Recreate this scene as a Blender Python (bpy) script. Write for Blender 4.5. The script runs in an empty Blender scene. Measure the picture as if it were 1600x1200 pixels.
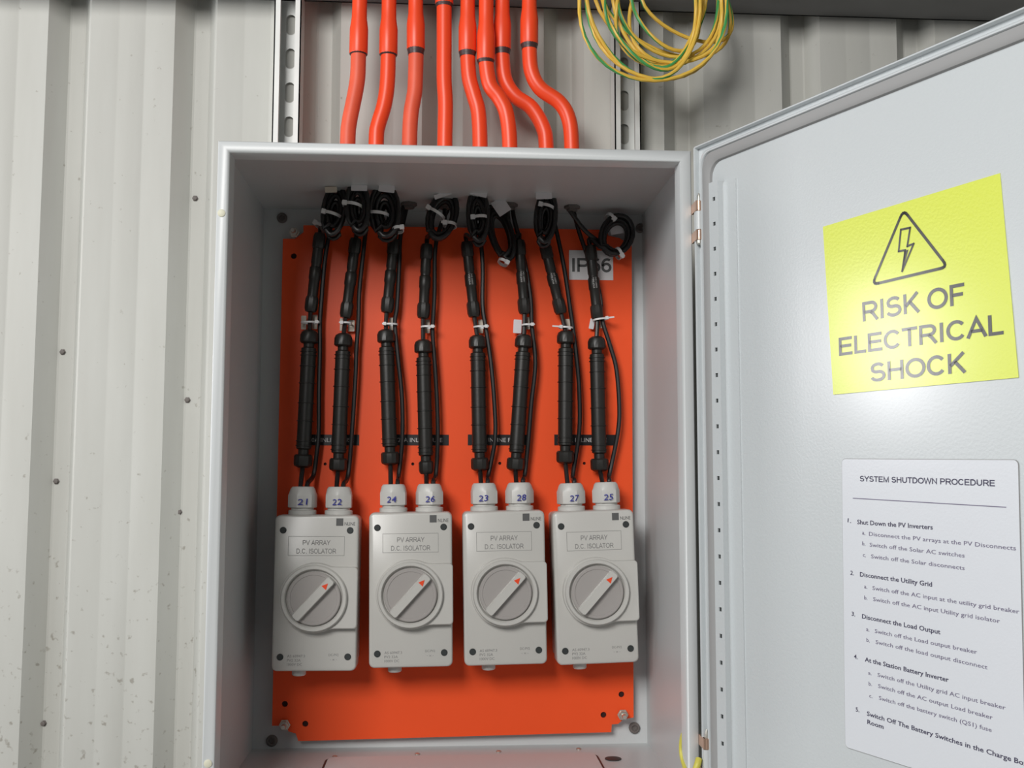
import bpy, bmesh, math, random
from mathutils import Vector, Matrix
random.seed(7)
S = bpy.context.scene
COL = S.collection
PI = math.pi

# ------------------------------------------------------------------ camera, world, lights, exposure
CAM = Vector((0.28569, -1.30773, -0.41857)); YAW, PITCH, ROLL, FPX = -0.06367, 0.08763, 0.00129, 1648.36
_cy, _sy, _cp, _sp = math.cos(YAW), math.sin(YAW), math.cos(PITCH), math.sin(PITCH)
FW = Vector((-_sy*_cp, _cy*_cp, _sp)); _r = Vector((_cy, _sy, 0)); _u = _r.cross(FW)
RT = _r*math.cos(ROLL) + _u*math.sin(ROLL); UP = _u*math.cos(ROLL) - _r*math.sin(ROLL)
cam_d = bpy.data.cameras.new('camera'); cam = bpy.data.objects.new('camera', cam_d); COL.objects.link(cam)
cam_d.sensor_width = 36; cam_d.lens = FPX*36/1600; cam_d.clip_start = 0.02; cam_d.clip_end = 60
m3 = Matrix((RT, UP, -FW)).transposed(); cam.matrix_world = Matrix.Translation(CAM) @ m3.to_4x4()
S.camera = cam

w = bpy.data.worlds.new('shed_air'); S.world = w; w.use_nodes = True
w.node_tree.nodes['Background'].inputs[0].default_value = (0.93, 0.97, 1.0, 1)
w.node_tree.nodes['Background'].inputs[1].default_value = 0.09

def area(name, loc, target, sx, sy, power, col):
    d = bpy.data.lights.new(name, 'AREA'); d.shape = 'RECTANGLE'; d.size = sx; d.size_y = sy
    d.energy = power; d.color = col
    o = bpy.data.objects.new(name, d); COL.objects.link(o); o.location = loc
    o.rotation_euler = (Vector(target)-Vector(loc)).to_track_quat('-Z', 'Y').to_euler()
    return o
area('roof_daylight', (-0.95, -2.8, 0.95), (0.3, 0.3, -0.4), 1.3, 1.0, 86, (1.0, 0.985, 0.96))
area('left_opening', (-2.6, -0.9, -0.1), (0.3, 0.2, -0.4), 1.2, 1.6, 24, (0.93, 0.97, 1.0))
area('window_glare', (-1.15, 0.235, -0.07), (0.75, -0.25, -0.34), 0.10, 0.34, 4.3, (1.0, 0.98, 1.0))

vs = S.view_settings; vs.view_transform = 'Standard'; vs.look = 'None'; vs.gamma = 1; vs.use_curve_mapping = False
vs.exposure = 0.0

# ------------------------------------------------------------------ measuring helpers (pixel of the photo -> point on a real plane)
def ray(px, py): return FW*FPX + RT*(px-800) - UP*(py-600)
def at(px, py, Y):
    d = ray(px, py); return CAM + d*((Y-CAM.y)/d.y)
def atz(px, py, Z):
    d = ray(px, py); return CAM + d*((Z-CAM.z)/d.z)

# ------------------------------------------------------------------ materials
def mat(name, col, rough=0.5, metal=0.0, bump=0.0, bscale=200.0, var=0.0, vscale=8.0, coat=0.0, spec=0.5, trans=0.0, crough=0.24):
    m = bpy.data.materials.new(name); m.use_nodes = True; nt = m.node_tree; b = nt.nodes['Principled BSDF']
    b.inputs['Base Color'].default_value = (*col, 1); b.inputs['Roughness'].default_value = rough
    b.inputs['Metallic'].default_value = metal; b.inputs['Specular IOR Level'].default_value = spec
    b.inputs['Coat Weight'].default_value = coat; b.inputs['Coat Roughness'].default_value = crough; b.inputs['Transmission Weight'].default_value = trans
    tc = nt.nodes.new('ShaderNodeTexCoord')
    if var:
        n = nt.nodes.new('ShaderNodeTexNoise'); n.inputs['Scale'].default_value = vscale; n.inputs['Detail'].default_value = 4
        nt.links.new(tc.outputs['Object'], n.inputs['Vector'])
        mx = nt.nodes.new('ShaderNodeMix'); mx.data_type = 'RGBA'
        mx.inputs[6].default_value = (*[c*(1-var) for c in col], 1); mx.inputs[7].default_value = (*[min(1, c*(1+var)) for c in col], 1)
        nt.links.new(n.outputs['Fac'], mx.inputs[0]); nt.links.new(mx.outputs[2], b.inputs['Base Color'])
    if bump:
        n2 = nt.nodes.new('ShaderNodeTexNoise'); n2.inputs['Scale'].default_value = bscale; n2.inputs['Detail'].default_value = 2
        nt.links.new(tc.outputs['Object'], n2.inputs['Vector'])
        bp = nt.nodes.new('ShaderNodeBump'); bp.inputs['Strength'].default_value = bump; bp.inputs['Distance'].default_value = 0.001
        nt.links.new(n2.outputs['Fac'], bp.inputs['Height']); nt.links.new(bp.outputs['Normal'], b.inputs['Normal'])
    return m

def wall_material():
    m = mat('cream_cladding', (0.60, 0.585, 0.545), 0.62, bump=0.12, bscale=60)
    nt = m.node_tree; b = nt.nodes['Principled BSDF']; tc = nt.nodes.new('ShaderNodeTexCoord')
    mp = nt.nodes.new('ShaderNodeMapping'); mp.inputs['Scale'].default_value = (16, 16, 2.2)
    nt.links.new(tc.outputs['Object'], mp.inputs['Vector'])
    n = nt.nodes.new('ShaderNodeTexNoise'); n.inputs['Scale'].default_value = 1.0; n.inputs['Detail'].default_value = 6
    nt.links.new(mp.outputs[0], n.inputs['Vector'])
    r = nt.nodes.new('ShaderNodeValToRGB'); r.color_ramp.elements[0].position = 0.3; r.color_ramp.elements[1].position = 0.75
    r.color_ramp.elements[0].color = (0.49, 0.487, 0.45, 1); r.color_ramp.elements[1].color = (0.56, 0.56, 0.525, 1)
    nt.links.new(n.outputs['Fac'], r.inputs[0])
    # small dirt specks, denser low on the wall
    n2 = nt.nodes.new('ShaderNodeTexNoise'); n2.inputs['Scale'].default_value = 95; n2.inputs['Detail'].default_value = 2.5
    nt.links.new(tc.outputs['Object'], n2.inputs['Vector'])
    sep = nt.nodes.new('ShaderNodeSeparateXYZ'); nt.links.new(tc.outputs['Object'], sep.inputs[0])
    mr = nt.nodes.new('ShaderNodeMapRange'); mr.inputs[1].default_value = -0.2; mr.inputs[2].default_value = -0.9
    mr.inputs[3].default_value = 0.0; mr.inputs[4].default_value = 0.09
    nt.links.new(sep.outputs['Z'], mr.inputs[0])
    ad = nt.nodes.new('ShaderNodeMath'); ad.operation = 'ADD'
    nt.links.new(n2.outputs['Fac'], ad.inputs[0]); nt.links.new(mr.outputs[0], ad.inputs[1])
    r2 = nt.nodes.new('ShaderNodeValToRGB'); r2.color_ramp.elements[0].position = 0.71; r2.color_ramp.elements[1].position = 0.80
    r2.color_ramp.elements[0].color = (0, 0, 0, 1); r2.color_ramp.elements[1].color = (0.6, 0.6, 0.6, 1)
    nt.links.new(ad.outputs[0], r2.inputs[0])
    mx = nt.nodes.new('ShaderNodeMix'); mx.data_type = 'RGBA'
    nt.links.new(r2.outputs[0], mx.inputs[0]); nt.links.new(r.outputs[0], mx.inputs[6]); mx.inputs[7].default_value = (0.22, 0.19, 0.15, 1)
    nt.links.new(mx.outputs[2], b.inputs['Base Color'])
    return m

M = dict(
    wall=wall_material(),
    floor=mat('concrete', (0.30, 0.29, 0.27), 0.85, bump=0.4, bscale=30, var=0.15),
    paint=mat('grey_enclosure_paint', (0.60, 0.62, 0.625), 0.42, bump=0.10, bscale=380, coat=0.25),
    doorp=mat('grey_door_paint', (0.60, 0.635, 0.65), 0.34, bump=0.30, bscale=330, coat=1.0, crough=0.21),
    gasket=mat('grey_foam_gasket', (0.33, 0.33, 0.33), 0.6),
    orange=mat('orange_plate_enamel', (0.93, 0.095, 0.020), 0.42, var=0.08, vscale=5, spec=0.3),
    conduit=mat('orange_pvc', (0.95, 0.075, 0.018), 0.38, var=0.05, vscale=14),
    faded=mat('faded_orange_pvc', (0.90, 0.11, 0.05), 0.5, var=0.3, vscale=18),
    glue=mat('dark_pipe_glue', (0.07, 0.035, 0.035), 0.4, var=0.6, vscale=120),
    galv=mat('galvanised_steel', (0.68, 0.69, 0.67), 0.45, 0.1, var=0.1, vscale=30),
    zinc=mat('zinc_bolt', (0.60, 0.58, 0.52), 0.35, 0.8),
    copper=mat('copper_hinge', (0.72, 0.48, 0.36), 0.32, 0.75),
    girt=mat('dark_steel', (0.20, 0.20, 0.20), 0.7, var=0.2),
    isob=mat('isolator_plastic', (0.56, 0.55, 0.52), 0.33, bump=0.05, bscale=300, coat=0.2),
    gland=mat('gland_plastic', (0.62, 0.615, 0.59), 0.4),
    dial=mat('smoked_dial', (0.40, 0.375, 0.36), 0.2, coat=0.6, crough=0.08),
    dark=mat('dark_screw_and_shade', (0.03, 0.035, 0.035), 0.5),
    black=mat('black_plastic_and_gap_shade', (0.016, 0.015, 0.013), 0.42, bump=0.1, bscale=200),
    cable=mat('black_cable', (0.012, 0.011, 0.011), 0.36),
    tie=mat('white_nylon', (0.72, 0.71, 0.71), 0.4),
    tag=mat('cream_tag', (0.62, 0.54, 0.45), 0.55),
    pale=mat('pale_tag', (0.72, 0.69, 0.71), 0.5),
    grommet=mat('brown_grey_rubber', (0.16, 0.14, 0.13), 0.6),
    cream=mat('cream_bumper', (0.72, 0.70, 0.55), 0.5),
    yellow=mat('yellow_sign_vinyl', (0.72, 0.80, 0.085), 0.36, coat=1.0, crough=0.21, bump=0.30, bscale=330),
    paper=mat('laminated_paper', (0.72, 0.745, 0.79), 0.30, coat=1.0, crough=0.21, bump=0.12, bscale=420),
    signblack=mat('black_sign_ink', (0.035, 0.035, 0.03), 0.36, coat=1.0, crough=0.21, bump=0.30, bscale=330),
    ink=mat('grey_violet_ink', (0.17, 0.15, 0.23), 0.4),
    boldink=mat('dark_violet_ink', (0.05, 0.045, 0.09), 0.4),
    print=mat('grey_print', (0.27, 0.265, 0.26), 0.5),
    logo=mat('dark_print', (0.10, 0.10, 0.10), 0.5),
    pen=mat('blue_marker', (0.03, 0.035, 0.30), 0.5),
    tri=mat('orange_marker', (0.85, 0.07, 0.015), 0.4),
    wy=mat('yellow_wire', (0.78, 0.50, 0.07), 0.45),
    wg=mat('green_wire', (0.06, 0.32, 0.09), 0.45),
    cord=mat('cord_yellow', (0.66, 0.60, 0.10), 0.45),
    labelblack=mat('black_label', (0.012, 0.011, 0.012), 0.35),
    labelwhite=mat('white_label', (0.78, 0.76, 0.77), 0.4),
    labeltext=mat('white_print', (0.55, 0.53, 0.52), 0.5),
    hole=mat('hole_shade', (0.03, 0.008, 0.006), 0.8),
)

# ------------------------------------------------------------------ mesh building
WM = {}                                       # world matrices of things, for parts built in world coordinates
class MB:
    def __init__(s): s.v = []; s.f = []; s.m = []
    def add(s, vs, fs, T=None, mi=0):
        n = len(s.v)
        s.v += [tuple(T @ Vector(p)) if T else tuple(p) for p in vs]
        s.f += [tuple(i+n for i in f) for f in fs]; s.m += [mi]*len(fs)
        return s
    def box(s, x0, x1, y0, y1, z0, z1, T=None, mi=0):
        return s.add([(x, y, z) for x in (x0, x1) for y in (y0, y1) for z in (z0, z1)],
                     [(0, 1, 3, 2), (4, 6, 7, 5), (0, 4, 5, 1), (2, 3, 7, 6), (0, 2, 6, 4), (1, 5, 7, 3)], T, mi)
    def loops(s, Ls, T=None, mi=0, cap0=True, cap1=True, close=False):
        n = len(Ls[0]); vs = [p for L in Ls for p in L]; fs = []
        k = len(Ls)
        for j in range(k if close else k-1):
            a, b = j*n, ((j+1) % k)*n
            for i in range(n): fs.append((a+i, a+(i+1) % n, b+(i+1) % n, b+i))
        if cap0 and not close: fs.append(tuple(range(n))[::-1])
        if cap1 and not close: fs.append(tuple(range((k-1)*n, k*n)))
        return s.add(vs, fs, T, mi)
    def lathe(s, prof, n=20, T=None, mi=0, cap0=True, cap1=True, ph=0):
        return s.loops([[(r*math.cos(2*PI*i/n+ph), r*math.sin(2*PI*i/n+ph), z) for i in range(n)] for r, z in prof], T, mi, cap0, cap1)
    def tube(s, pts, r, n=8, T=None, mi=0, stripe=None, twist=0.0, closed=False):
        pts = [Vector(p) for p in pts]; k = len(pts); rs = r if isinstance(r, (list, tuple)) else [r]*k
        tan = [(pts[min(i+1, k-1)]-pts[max(i-1, 0)]).normalized() for i in range(k)]
        nrm = tan[0].orthogonal().normalized(); base = len(s.v); tw = 0
        for i in range(k):
            nrm = (nrm - tan[i]*nrm.dot(tan[i])).normalized(); bn = tan[i].cross(nrm)
            tw += twist*((pts[i]-pts[i-1]).length if i else 0)
            for j in range(n):
                a = 2*PI*j/n + tw; p = pts[i] + (nrm*math.cos(a)+bn*math.sin(a))*rs[i]
                s.v.append(tuple(T @ p) if T else tuple(p))
        for i in range(k-1):
            for j in range(n):
                s.f.append((base+i*n+j, base+i*n+(j+1) % n, base+(i+1)*n+(j+1) % n, base+(i+1)*n+j))
                s.m.append(stripe if stripe is not None and j < 2 else mi)
        s.f.append(tuple(base+j for j in range(n))[::-1]); s.m.append(mi)
        s.f.append(tuple(base+(k-1)*n+j for j in range(n))); s.m.append(mi)
        return s
    def build(s, name, mats, parent=None, world=False, sharp=38, flat=False, local=None):
        me = bpy.data.meshes.new(name)
        vs = s.v
        if world and parent is not None:
            inv = WM[parent.name].inverted(); vs = [tuple(inv @ Vector(p)) for p in vs]
        me.from_pydata(vs, [], s.f)
        for m in (mats if isinstance(mats, (list, tuple)) else [mats]): me.materials.append(M[m])
        for p, i in zip(me.polygons, s.m): p.material_index = i
        bm = bmesh.new(); bm.from_mesh(me); bmesh.ops.recalc_face_normals(bm, faces=bm.faces); bm.to_mesh(me); bm.free()
        if not flat:
            for p in me.polygons: p.use_smooth = True
            me.set_sharp_from_angle(angle=math.radians(sharp))
        o = bpy.data.objects.new(name, me); COL.objects.link(o)
        if parent is not None:
            o.parent = parent; WM[o.name] = WM[parent.name]
        else: WM[o.name] = Matrix()
        return o

def thing(name, label, cat, loc=(0, 0, 0), group=None, rot=None):
    o = bpy.data.objects.new(name, None); COL.objects.link(o); o.empty_display_size = 0.02
    m = Matrix.Translation(Vector(loc))
    if rot is not None: m = m @ rot.to_4x4()
    o.matrix_world = m; WM[o.name] = m
    o['label'] = label; o['category'] = cat
    if group: o['group'] = group
    return o
def tag(o, label, cat, group=None):
    o['label'] = label; o['category'] = cat
    if group: o['group'] = group
    return o
def struct(o): o['kind'] = 'structure'; return o

def rrect(w, h, r, n=5):
    """closed rounded rectangle in (x, z), centred"""
    out = []
    for cx, cz, a0 in ((w/2-r, h/2-r, 0), (-w/2+r, h/2-r, PI/2), (-w/2+r, -h/2+r, PI), (w/2-r, -h/2+r, 1.5*PI)):
        for i in range(n+1):
            a = a0 + PI/2*i/n; out.append((cx+r*math.cos(a), cz+r*math.sin(a)))
    return out
def stack(mb, levels, T=None, mi=0, **k):
    """levels: list of (outline[(x,z)], y)"""
    return mb.loops([[(x, y, z) for x, z in o] for o, y in levels], T, mi, **k)
def smooth(pts, sub=6):
    """Catmull-Rom through the given points"""
    P = [Vector(p) for p in pts]; P = [P[0]*2-P[1]] + P + [P[-1]*2-P[-2]]; out = []
    for i in range(1, len(P)-2):
        for j in range(sub):
            t = j/sub; a, b, c, d = P[i-1:i+3]
            out.append(0.5*((2*b)+(c-a)*t+(2*a-5*b+4*c-d)*t*t+(3*b-a-3*c+d)*t**3))
    out.append(P[-2]); return out
def frame_z(a, b):
    """rotation whose local z runs from a to b"""
    return (Vector(b)-Vector(a)).to_track_quat('Z', 'Y').to_matrix()

_tc = {}
def text_geo(s, bold=0.0):
    key = (s, bold)
    if key in _tc: return _tc[key]
    c = bpy.data.curves.new('lettering', 'FONT'); c.body = s; c.size = 1.0; c.resolution_u = 2; c.offset = bold
    o = bpy.data.objects.new('lettering', c); COL.objects.link(o)
    bpy.context.view_layer.update()
    me = bpy.data.meshes.new_from_object(o.evaluated_get(bpy.context.evaluated_depsgraph_get()))
    vs = [(v.co.x, v.co.y) for v in me.vertices]; fs = [tuple(p.vertices) for p in me.polygons]
    bpy.data.objects.remove(o); bpy.data.curves.remove(c); bpy.data.meshes.remove(me)
    x0 = min(p[0] for p in vs); x1 = max(p[0] for p in vs); y0 = min(p[1] for p in vs); y1 = max(p[1] for p in vs)
    _tc[key] = (vs, fs, x0, x1, y0, y1); return _tc[key]
def put_text(mb, s, fn, width=None, height=None, centre=False, bold=0.0, mi=0):
    """fn(x, z) -> point; width/height stretch the line to its measured size"""
    vs, fs, x0, x1, y0, y1 = text_geo(s, bold)
    cap = text_geo('H', bold); ch = cap[5]-cap[4]
    kx = width/(x1-x0) if width else height/ch
    kz = height/ch if height else kx
    off = -(x1-x0)/2*kx if centre else 0
    mb.add([fn((x-x0)*kx+off, y*kz) for x, y in vs], fs, None, mi)

def _arc(cx, cz, rx, rz, a0, a1, n=10):
    return [(cx+rx*math.cos(math.radians(a0+(a1-a0)*i/n)), cz+rz*math.sin(math.radians(a0+(a1-a0)*i/n))) for i in range(n+1)]
GL = {  # plain grotesque capitals: advance, strokes (cap height 1, strokes centred .07 inside)
    'A': (.93, [[(.05, 0), (.465, .95), (.88, 0)], [(.19, .33), (.74, .33)]]), 'C': (1.01, [_arc(.52, .5, .40, .43, 38, 322, 18)]),
    'D': (1.01, [[(.16, .07), (.16, .93), (.45, .93)]+_arc(.45, .5, .42, .43, 90, -90, 14)+[(.16, .07)]]), 'E': (.93, [[(.86, .93), (.16, .93), (.16, .07), (.88, .07)], [(.16, .52), (.82, .52)]]),
    'F': (.85, [[(.80, .93), (.16, .93), (.16, 0)], [(.16, .50), (.72, .50)]]), 'H': (1.01, [[(.16, 0), (.16, 1)], [(.85, 0), (.85, 1)], [(.16, .53), (.85, .53)]]),
    'I': (.39, [[(.195, 0), (.195, 1)]]), 'K': (.93, [[(.16, 0), (.16, 1)], [(.84, 1), (.19, .38)], [(.40, .60), (.88, 0)]]), 'L': (.78, [[(.15, 1), (.15, .07), (.74, .07)]]),
    'M': (1.16, [[(.16, 0), (.16, .95), (.58, .08), (1.0, .95), (1.0, 0)]]), 'N': (1.01, [[(.16, 0), (.16, .92), (.85, .08), (.85, 1)]]),
    'O': (1.09, [_arc(.545, .5, .44, .43, 0, 360, 26)]), 'P': (.93, [[(.16, 0), (.16, .93), (.52, .93)]+_arc(.56, .69, .26, .24, 90, -90, 8)+[(.52, .45), (.16, .45)]]),
    'R': (1.01, [[(.16, 0), (.16, .93), (.56, .93)]+_arc(.60, .70, .26, .23, 90, -90, 8)+[(.56, .47), (.16, .47)], [(.55, .46), (.70, .33), (.93, 0)]]),
    'S': (.93, [_arc(.47, .72, .31, .21, 25, 195, 9)+_arc(.42, .66, .26, .15, 205, 262, 3)+_arc(.52, .33, .28, .19, 82, 0, 4)+_arc(.46, .28, .34, .21, -5, -165, 10)]),
    'T': (.85, [[(.02, .93), (.83, .93)], [(.425, .93), (.425, 0)]]), 'U': (1.01, [[(.16, 1), (.16, .40)]+_arc(.505, .40, .345, .33, 180, 360, 12)+[(.85, 1)]]),
    'V': (.93, [[(.05, 1), (.465, .05), (.88, 1)]]), 'W': (1.32, [[(.05, 1), (.36, .05), (.66, .95), (.96, .05), (1.27, 1)]]), 'Y': (.93, [[(.05, 1), (.465, .45), (.88, 1)], [(.465, .45), (.465, 0)]]),
    '6': (.78, [_arc(.42, .34, .27, .27, 0, 360, 16), _arc(.47, .52, .33, .42, 55, 190, 9)]), '.': (.39, [[(.195, 0), (.195, .14)]]), ' ': (.39, [])}
def stroke_text(m, s, fn, width, height, thick=0.14, centre=False):
    adv = sum(GL[c][0] for c in s)-0.12; kx = width/adv; x0 = -0.06-(adv/2 if centre else 0); h = thick/2
    for c in s:
        a, strokes = GL[c]
        for st in strokes:
            n = len(st); cl = math.dist(st[0], st[-1]) < 1e-6; Lp, Rp = [], []
            for i in range(n):
                p = Vector(st[i]); a_ = Vector(st[i-1]) if i else (Vector(st[-2]) if cl else None); b_ = Vector(st[i+1]) if i < n-1 else (Vector(st[1]) if cl else None)
                d1 = (p-a_).normalized() if a_ else (b_-p).normalized(); d2 = (b_-p).normalized() if b_ else d1
                nn = Vector((-(d1+d2).y, (d1+d2).x)).normalized(); q = max(0.45, nn.dot(Vector((-d1.y, d1.x))))
                Lp.append(p+nn*h/q); Rp.append(p-nn*h/q)
            m.add([fn((x0+p.x)*kx, p.y*height) for p in Lp+Rp], [(i, i+1, n+i+1, n+i) for i in range(n-1)])
        x0 += a

# ------------------------------------------------------------------ setting: wall and floor
W, D, H = 0.60, 0.3346, 0.8263
YC = D + 0.0415                          # front of the wide wall ribs; the struts stand between
ZB, ZT = -1.55, 1.3
prof = []
k0 = -1.355
for k in range(16):
    x = k0 + 0.2*k
    prof += [(x, YC), (x+0.024, YC+0.029), (x+0.027, YC+0.030), (x+0.047, YC+0.030), (x+0.050, YC+0.029), (x+0.067, YC),
             (x+0.106, YC), (x+0.110, YC+0.0004), (x+0.113, YC+0.0004), (x+0.117, YC), (x+0.150, YC), (x+0.152, YC+0.0004), (x+0.155, YC+0.0004), (x+0.157, YC)]
mb = MB(); n = len(prof)
mb.add([(x, y, ZB) for x, y in prof]+[(x, y, ZT) for x, y in prof]+[(x, y+0.001, ZB) for x, y in prof]+[(x, y+0.001, ZT) for x, y in prof],
       [(i, i+1, n+i+1, n+i) for i in range(n-1)]+[(2*n+i, 3*n+i, 3*n+i+1, 2*n+i+1) for i in range(n-1)])
wall = struct(mb.build('wall_back', 'wall', sharp=12))
for px, py in ((98, 550), (88, 752), (293, 625), (280, 800), (305, 310), (68, 1130)):
    p = at(px, py, YC+0.0295); T = Matrix.Translation(p) @ Matrix.Rotation(PI/2, 4, 'X')
    MB().lathe([(0.0050, 0), (0.0050, 0.0008), (0.0036, 0.001), (0.0036, 0.0038), (0.002, 0.0042)], 6, T).build('screw', 'grommet', wall, world=True)
struct(MB().box(-3, 3.2, -3.5, 0.6, ZB-0.05, ZB).build('floor', 'floor'))

# dark girt across the top
gz = 0.356
mb = MB()
mb.box(-1.3, 1.7, YC-0.088, YC-0.0005, gz, gz+0.003).box(-1.3, 1.7, YC-0.090, YC-0.087, gz-0.0, gz+0.16).box(-1.3, 1.7, YC-0.088, YC-0.0005, gz+0.157, gz+0.16)
mb.box(-1.3, 1.7, YC-0.004, YC-0.0005, gz, gz+0.02)
tag(mb.build('steel_girt', 'girt'), 'dark steel girt running across the top of the wall', 'beam')

# ------------------------------------------------------------------ strut channels
def slot_web(x0, x1, z0, pitch, cnt, y, sw, sh, zend):
    bm = bmesh.new()
    def ring(pts):
        vs = [bm.verts.new((x, y, z)) for x, z in pts]
        return [bm.edges.new((vs[i], vs[(i+1) % len(vs)])) for i in range(len(vs))]
    es = ring([(x0, z0), (x1, z0), (x1, zend), (x0, zend)])
    cx = (x0+x1)/2
    for k in range(cnt):
        c = z0 + pitch*(k+0.5)
        es += ring([(cx+a, c+b) for a, b in rrect(sw, sh, sw/2*0.98, 5)])
    bmesh.ops.triangle_fill(bm, use_beauty=True, edges=es)
    out = MB().add([tuple(v.co) for v in bm.verts], []); bm.verts.index_update()
    out.f = [tuple(v.index for v in f.verts) for f in bm.faces]; out.m = [0]*len(out.f); bm.free(); return out
def strut(xl, label, ztop):
    t = thing('strut_channel', label, 'channel', (xl+0.02, D+0.02, -1.0), 'slotted strut channels behind the enclosure')
    x1 = xl+0.0425; ye = YC-0.001
    cnt = int((ztop+1.0)/0.0566)
    b = slot_web(xl, x1, ztop-cnt*0.0566-0.012, 0.0566, cnt, D+0.0350, 0.0150, 0.034, ztop)
    z0 = ztop-cnt*0.0566-0.012
    b.build('slotted_web', 'galv', t, world=True, flat=True)
    for a in (0, 1):
        m = MB(); xa = xl if a == 0 else x1-0.002
        m.box(xa, xa+0.002, D+0.0005, ye-0.001, z0, ztop)
        xb = xl if a == 0 else x1-0.0095
        m.box(xb, xb+0.0095, D+0.0005, D+0.0025, z0, ztop)
        xc = xl+0.0080 if a == 0 else x1-0.0095
        m.box(xc, xc+0.0015, D+0.0025, D+0.0085, z0, ztop)
        m.build('flange', 'galv', t, world=True)
strut(0.0105, 'galvanised slotted strut on the wall left of the orange conduits', gz-0.003)
strut(0.5560, 'galvanised slotted strut on the wall below the yellow wire coil', gz-0.003)

# ------------------------------------------------------------------ enclosure
enc = thing('electrical_enclosure', 'large grey steel enclosure with its door swung open, on corrugated wall', 'enclosure', (W/2, D, -H))
mb = MB()
prof = [(0, D), (0, 0.004), (0.0006, 0.0016), (0.0022, 0.0), (0.0120, 0.0), (0.0138, 0.0012), (0.0150, 0.004), (0.0165, 0.026),
        (0.0150, 0.026), (0.0132, 0.005), (0.0115, 0.0025), (0.0024, 0.0025), (0.0018, 0.005), (0.0018, D)]
mb.loops([[(i, y, -i), (W-i, y, -i), (W-i, y, -H+i), (i, y, -H+i)] for i, y in prof], close=True)
mb.box(0.0015, W-0.0015, D-0.002, D, -H+0.0015, -0.0015)
mb.build('cabinet_body', 'paint', enc, world=True, sharp=50)
def outline_px(pts, f): return [f(*p) for p in pts]
# bottom gland plate
gp = [atz(px, py, -H+0.002) for px, py in ((512, 1192), (928, 1180))]
gx0, gx1, gy = gp[0].x, gp[1].x, (gp[0].y+gp[1].y)/2
gw, gd = gx1-gx0, gy-0.045
T = Matrix.Translation(((gx0+gx1)/2, gy-gd/2, -H+0.002)) @ Matrix.Rotation(-PI/2, 4, 'X')
m = MB(); stack(m, [(rrect(gw+0.009, gd+0.026, 0.016), 0), (rrect(gw+0.009, gd+0.026, 0.016), -0.0016)], T)
g1 = m.build('plate_gap_shade', 'black', enc, world=True)  # black sheet standing in for the shaded gap round the gland plate
m = MB(); stack(m, [(rrect(gw, gd, 0.012), -0.002), (rrect(gw, gd, 0.012), -0.0052), (rrect(gw-0.002, gd-0.002, 0.011), -0.006)], T)
m.build('gland_plate', 'paint', enc, world=True)
for px, py in ((523, 1183), (652, 1179), (779, 1175), (904, 1171)):
    p = atz(px, py, -H+0.002)
    MB().lathe([(0.0038, 0), (0.0038, 0.0015), (0.0022, 0.0024)], 10, Matrix.Translation(p)).build('screw', 'zinc', enc, world=True)
p = atz(958, 1186, -H+0.002)
MB().lathe([(0.012, 0), (0.012, 0.001), (0.009, 0.0015)], 18, Matrix.Translation(p)).build('bottom_hole_shade', 'dark', enc, world=True)  # flat dark disc drawn as the shade inside an open hole
RX = Matrix.Rotation(PI/2, 4, 'X')                        # local z -> towards the viewer
for px, py, r in ((425, 1157, 0.0085), (991, 1137, 0.0085), (441, 341, 0.008), (1000, 357, 0.0075)):
    p = at(px, py, D-0.002)
    MB().lathe([(r, 0), (r, 0.003), (r*0.75, 0.005), (r*0.55, 0.005), (r*0.5, 0.002)], 18, Matrix.Translation(p) @ RX).build('hole_grommet', 'grommet', enc, world=True)
for px, py in ((444, 1134), (974, 1118), (459, 362), (984, 372)):
    p = at(px, py, D-0.030); p.y = D-0.002
    st = MB().lathe([(0.0036, 0), (0.0036, 0.038), (0.0030, 0.040)], 12, Matrix.Translation(p) @ RX).build('stud', 'zinc', enc, world=True)
    MB().lathe([(0.0085, 0.0225), (0.0085, 0.0240), (0.0070, 0.0242), (0.0070, 0.0300), (0.0060, 0.0310)], 6, Matrix.Translation(p) @ RX).build('nut', 'zinc', st, world=True)
for px, py in ((346, 333), (325, 1193)):
    p = at(px, py, 0)
    MB().lathe([(0.0048, -0.0), (0.0048, 0.0008), (0.0036, 0.0013)], 16, Matrix.Translation(p) @ RX).build('door_bumper', 'cream', enc, world=True)
MB().lathe([(0.0035, 0), (0.003, 0.0015), (0.0012, 0.0022)], 10, Matrix.Translation((0.0018, 0.085, -0.083)) @ Matrix.Rotation(PI/2, 4, 'Y')).build('rivet', 'zinc', enc, world=True)

# ------------------------------------------------------------------ door (swung open on the right-hand edge)
A = 1.1248
DM = Matrix.Translation((W, 0, 0)) @ Matrix.Rotation(-A, 4, 'Z')     # local x along the door, z up, -y = inner face
DI = DM.inverted()
def atd(px, py, off=0.0):
    """pixel -> (u, v) on the plane `off` proud of the door's inner face"""
    n = (DM.to_3x3() @ Vector((0, -1, 0))); o = DM.translation + n*off; d = ray(px, py)
    p = CAM + d*((o-CAM).dot(n)/d.dot(n)); q = DI @ p; return q.x, q.z
U0 = 0.0115; DW = 0.597
dc, dz = U0+DW/2, -H/2
def dsweep(m, prof, r=0.004, mi=0, close=True):
    m.loops([[(x+dc, y, z+dz) for x, z in rrect(DW-2*i, H-2*i, max(0.0012, r-i if r < 0.01 else r), 5)] for i, y in prof], close=close, cap0=False, cap1=False, mi=mi)
mb = MB()
stack(mb, [([(x+dc, z+dz) for x, z in rrect(DW-0.002, H-0.002, 0.003)], 0.0), ([(x+dc, z+dz) for x, z in rrect(DW-0.002, H-0.002, 0.003)], 0.0015)])
door = mb.build('door', 'doorp')
door.parent = enc; WM[door.name] = DM; door.matrix_parent_inverse = Matrix(); door.matrix_basis = WM[enc.name].inverted() @ DM
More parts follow.
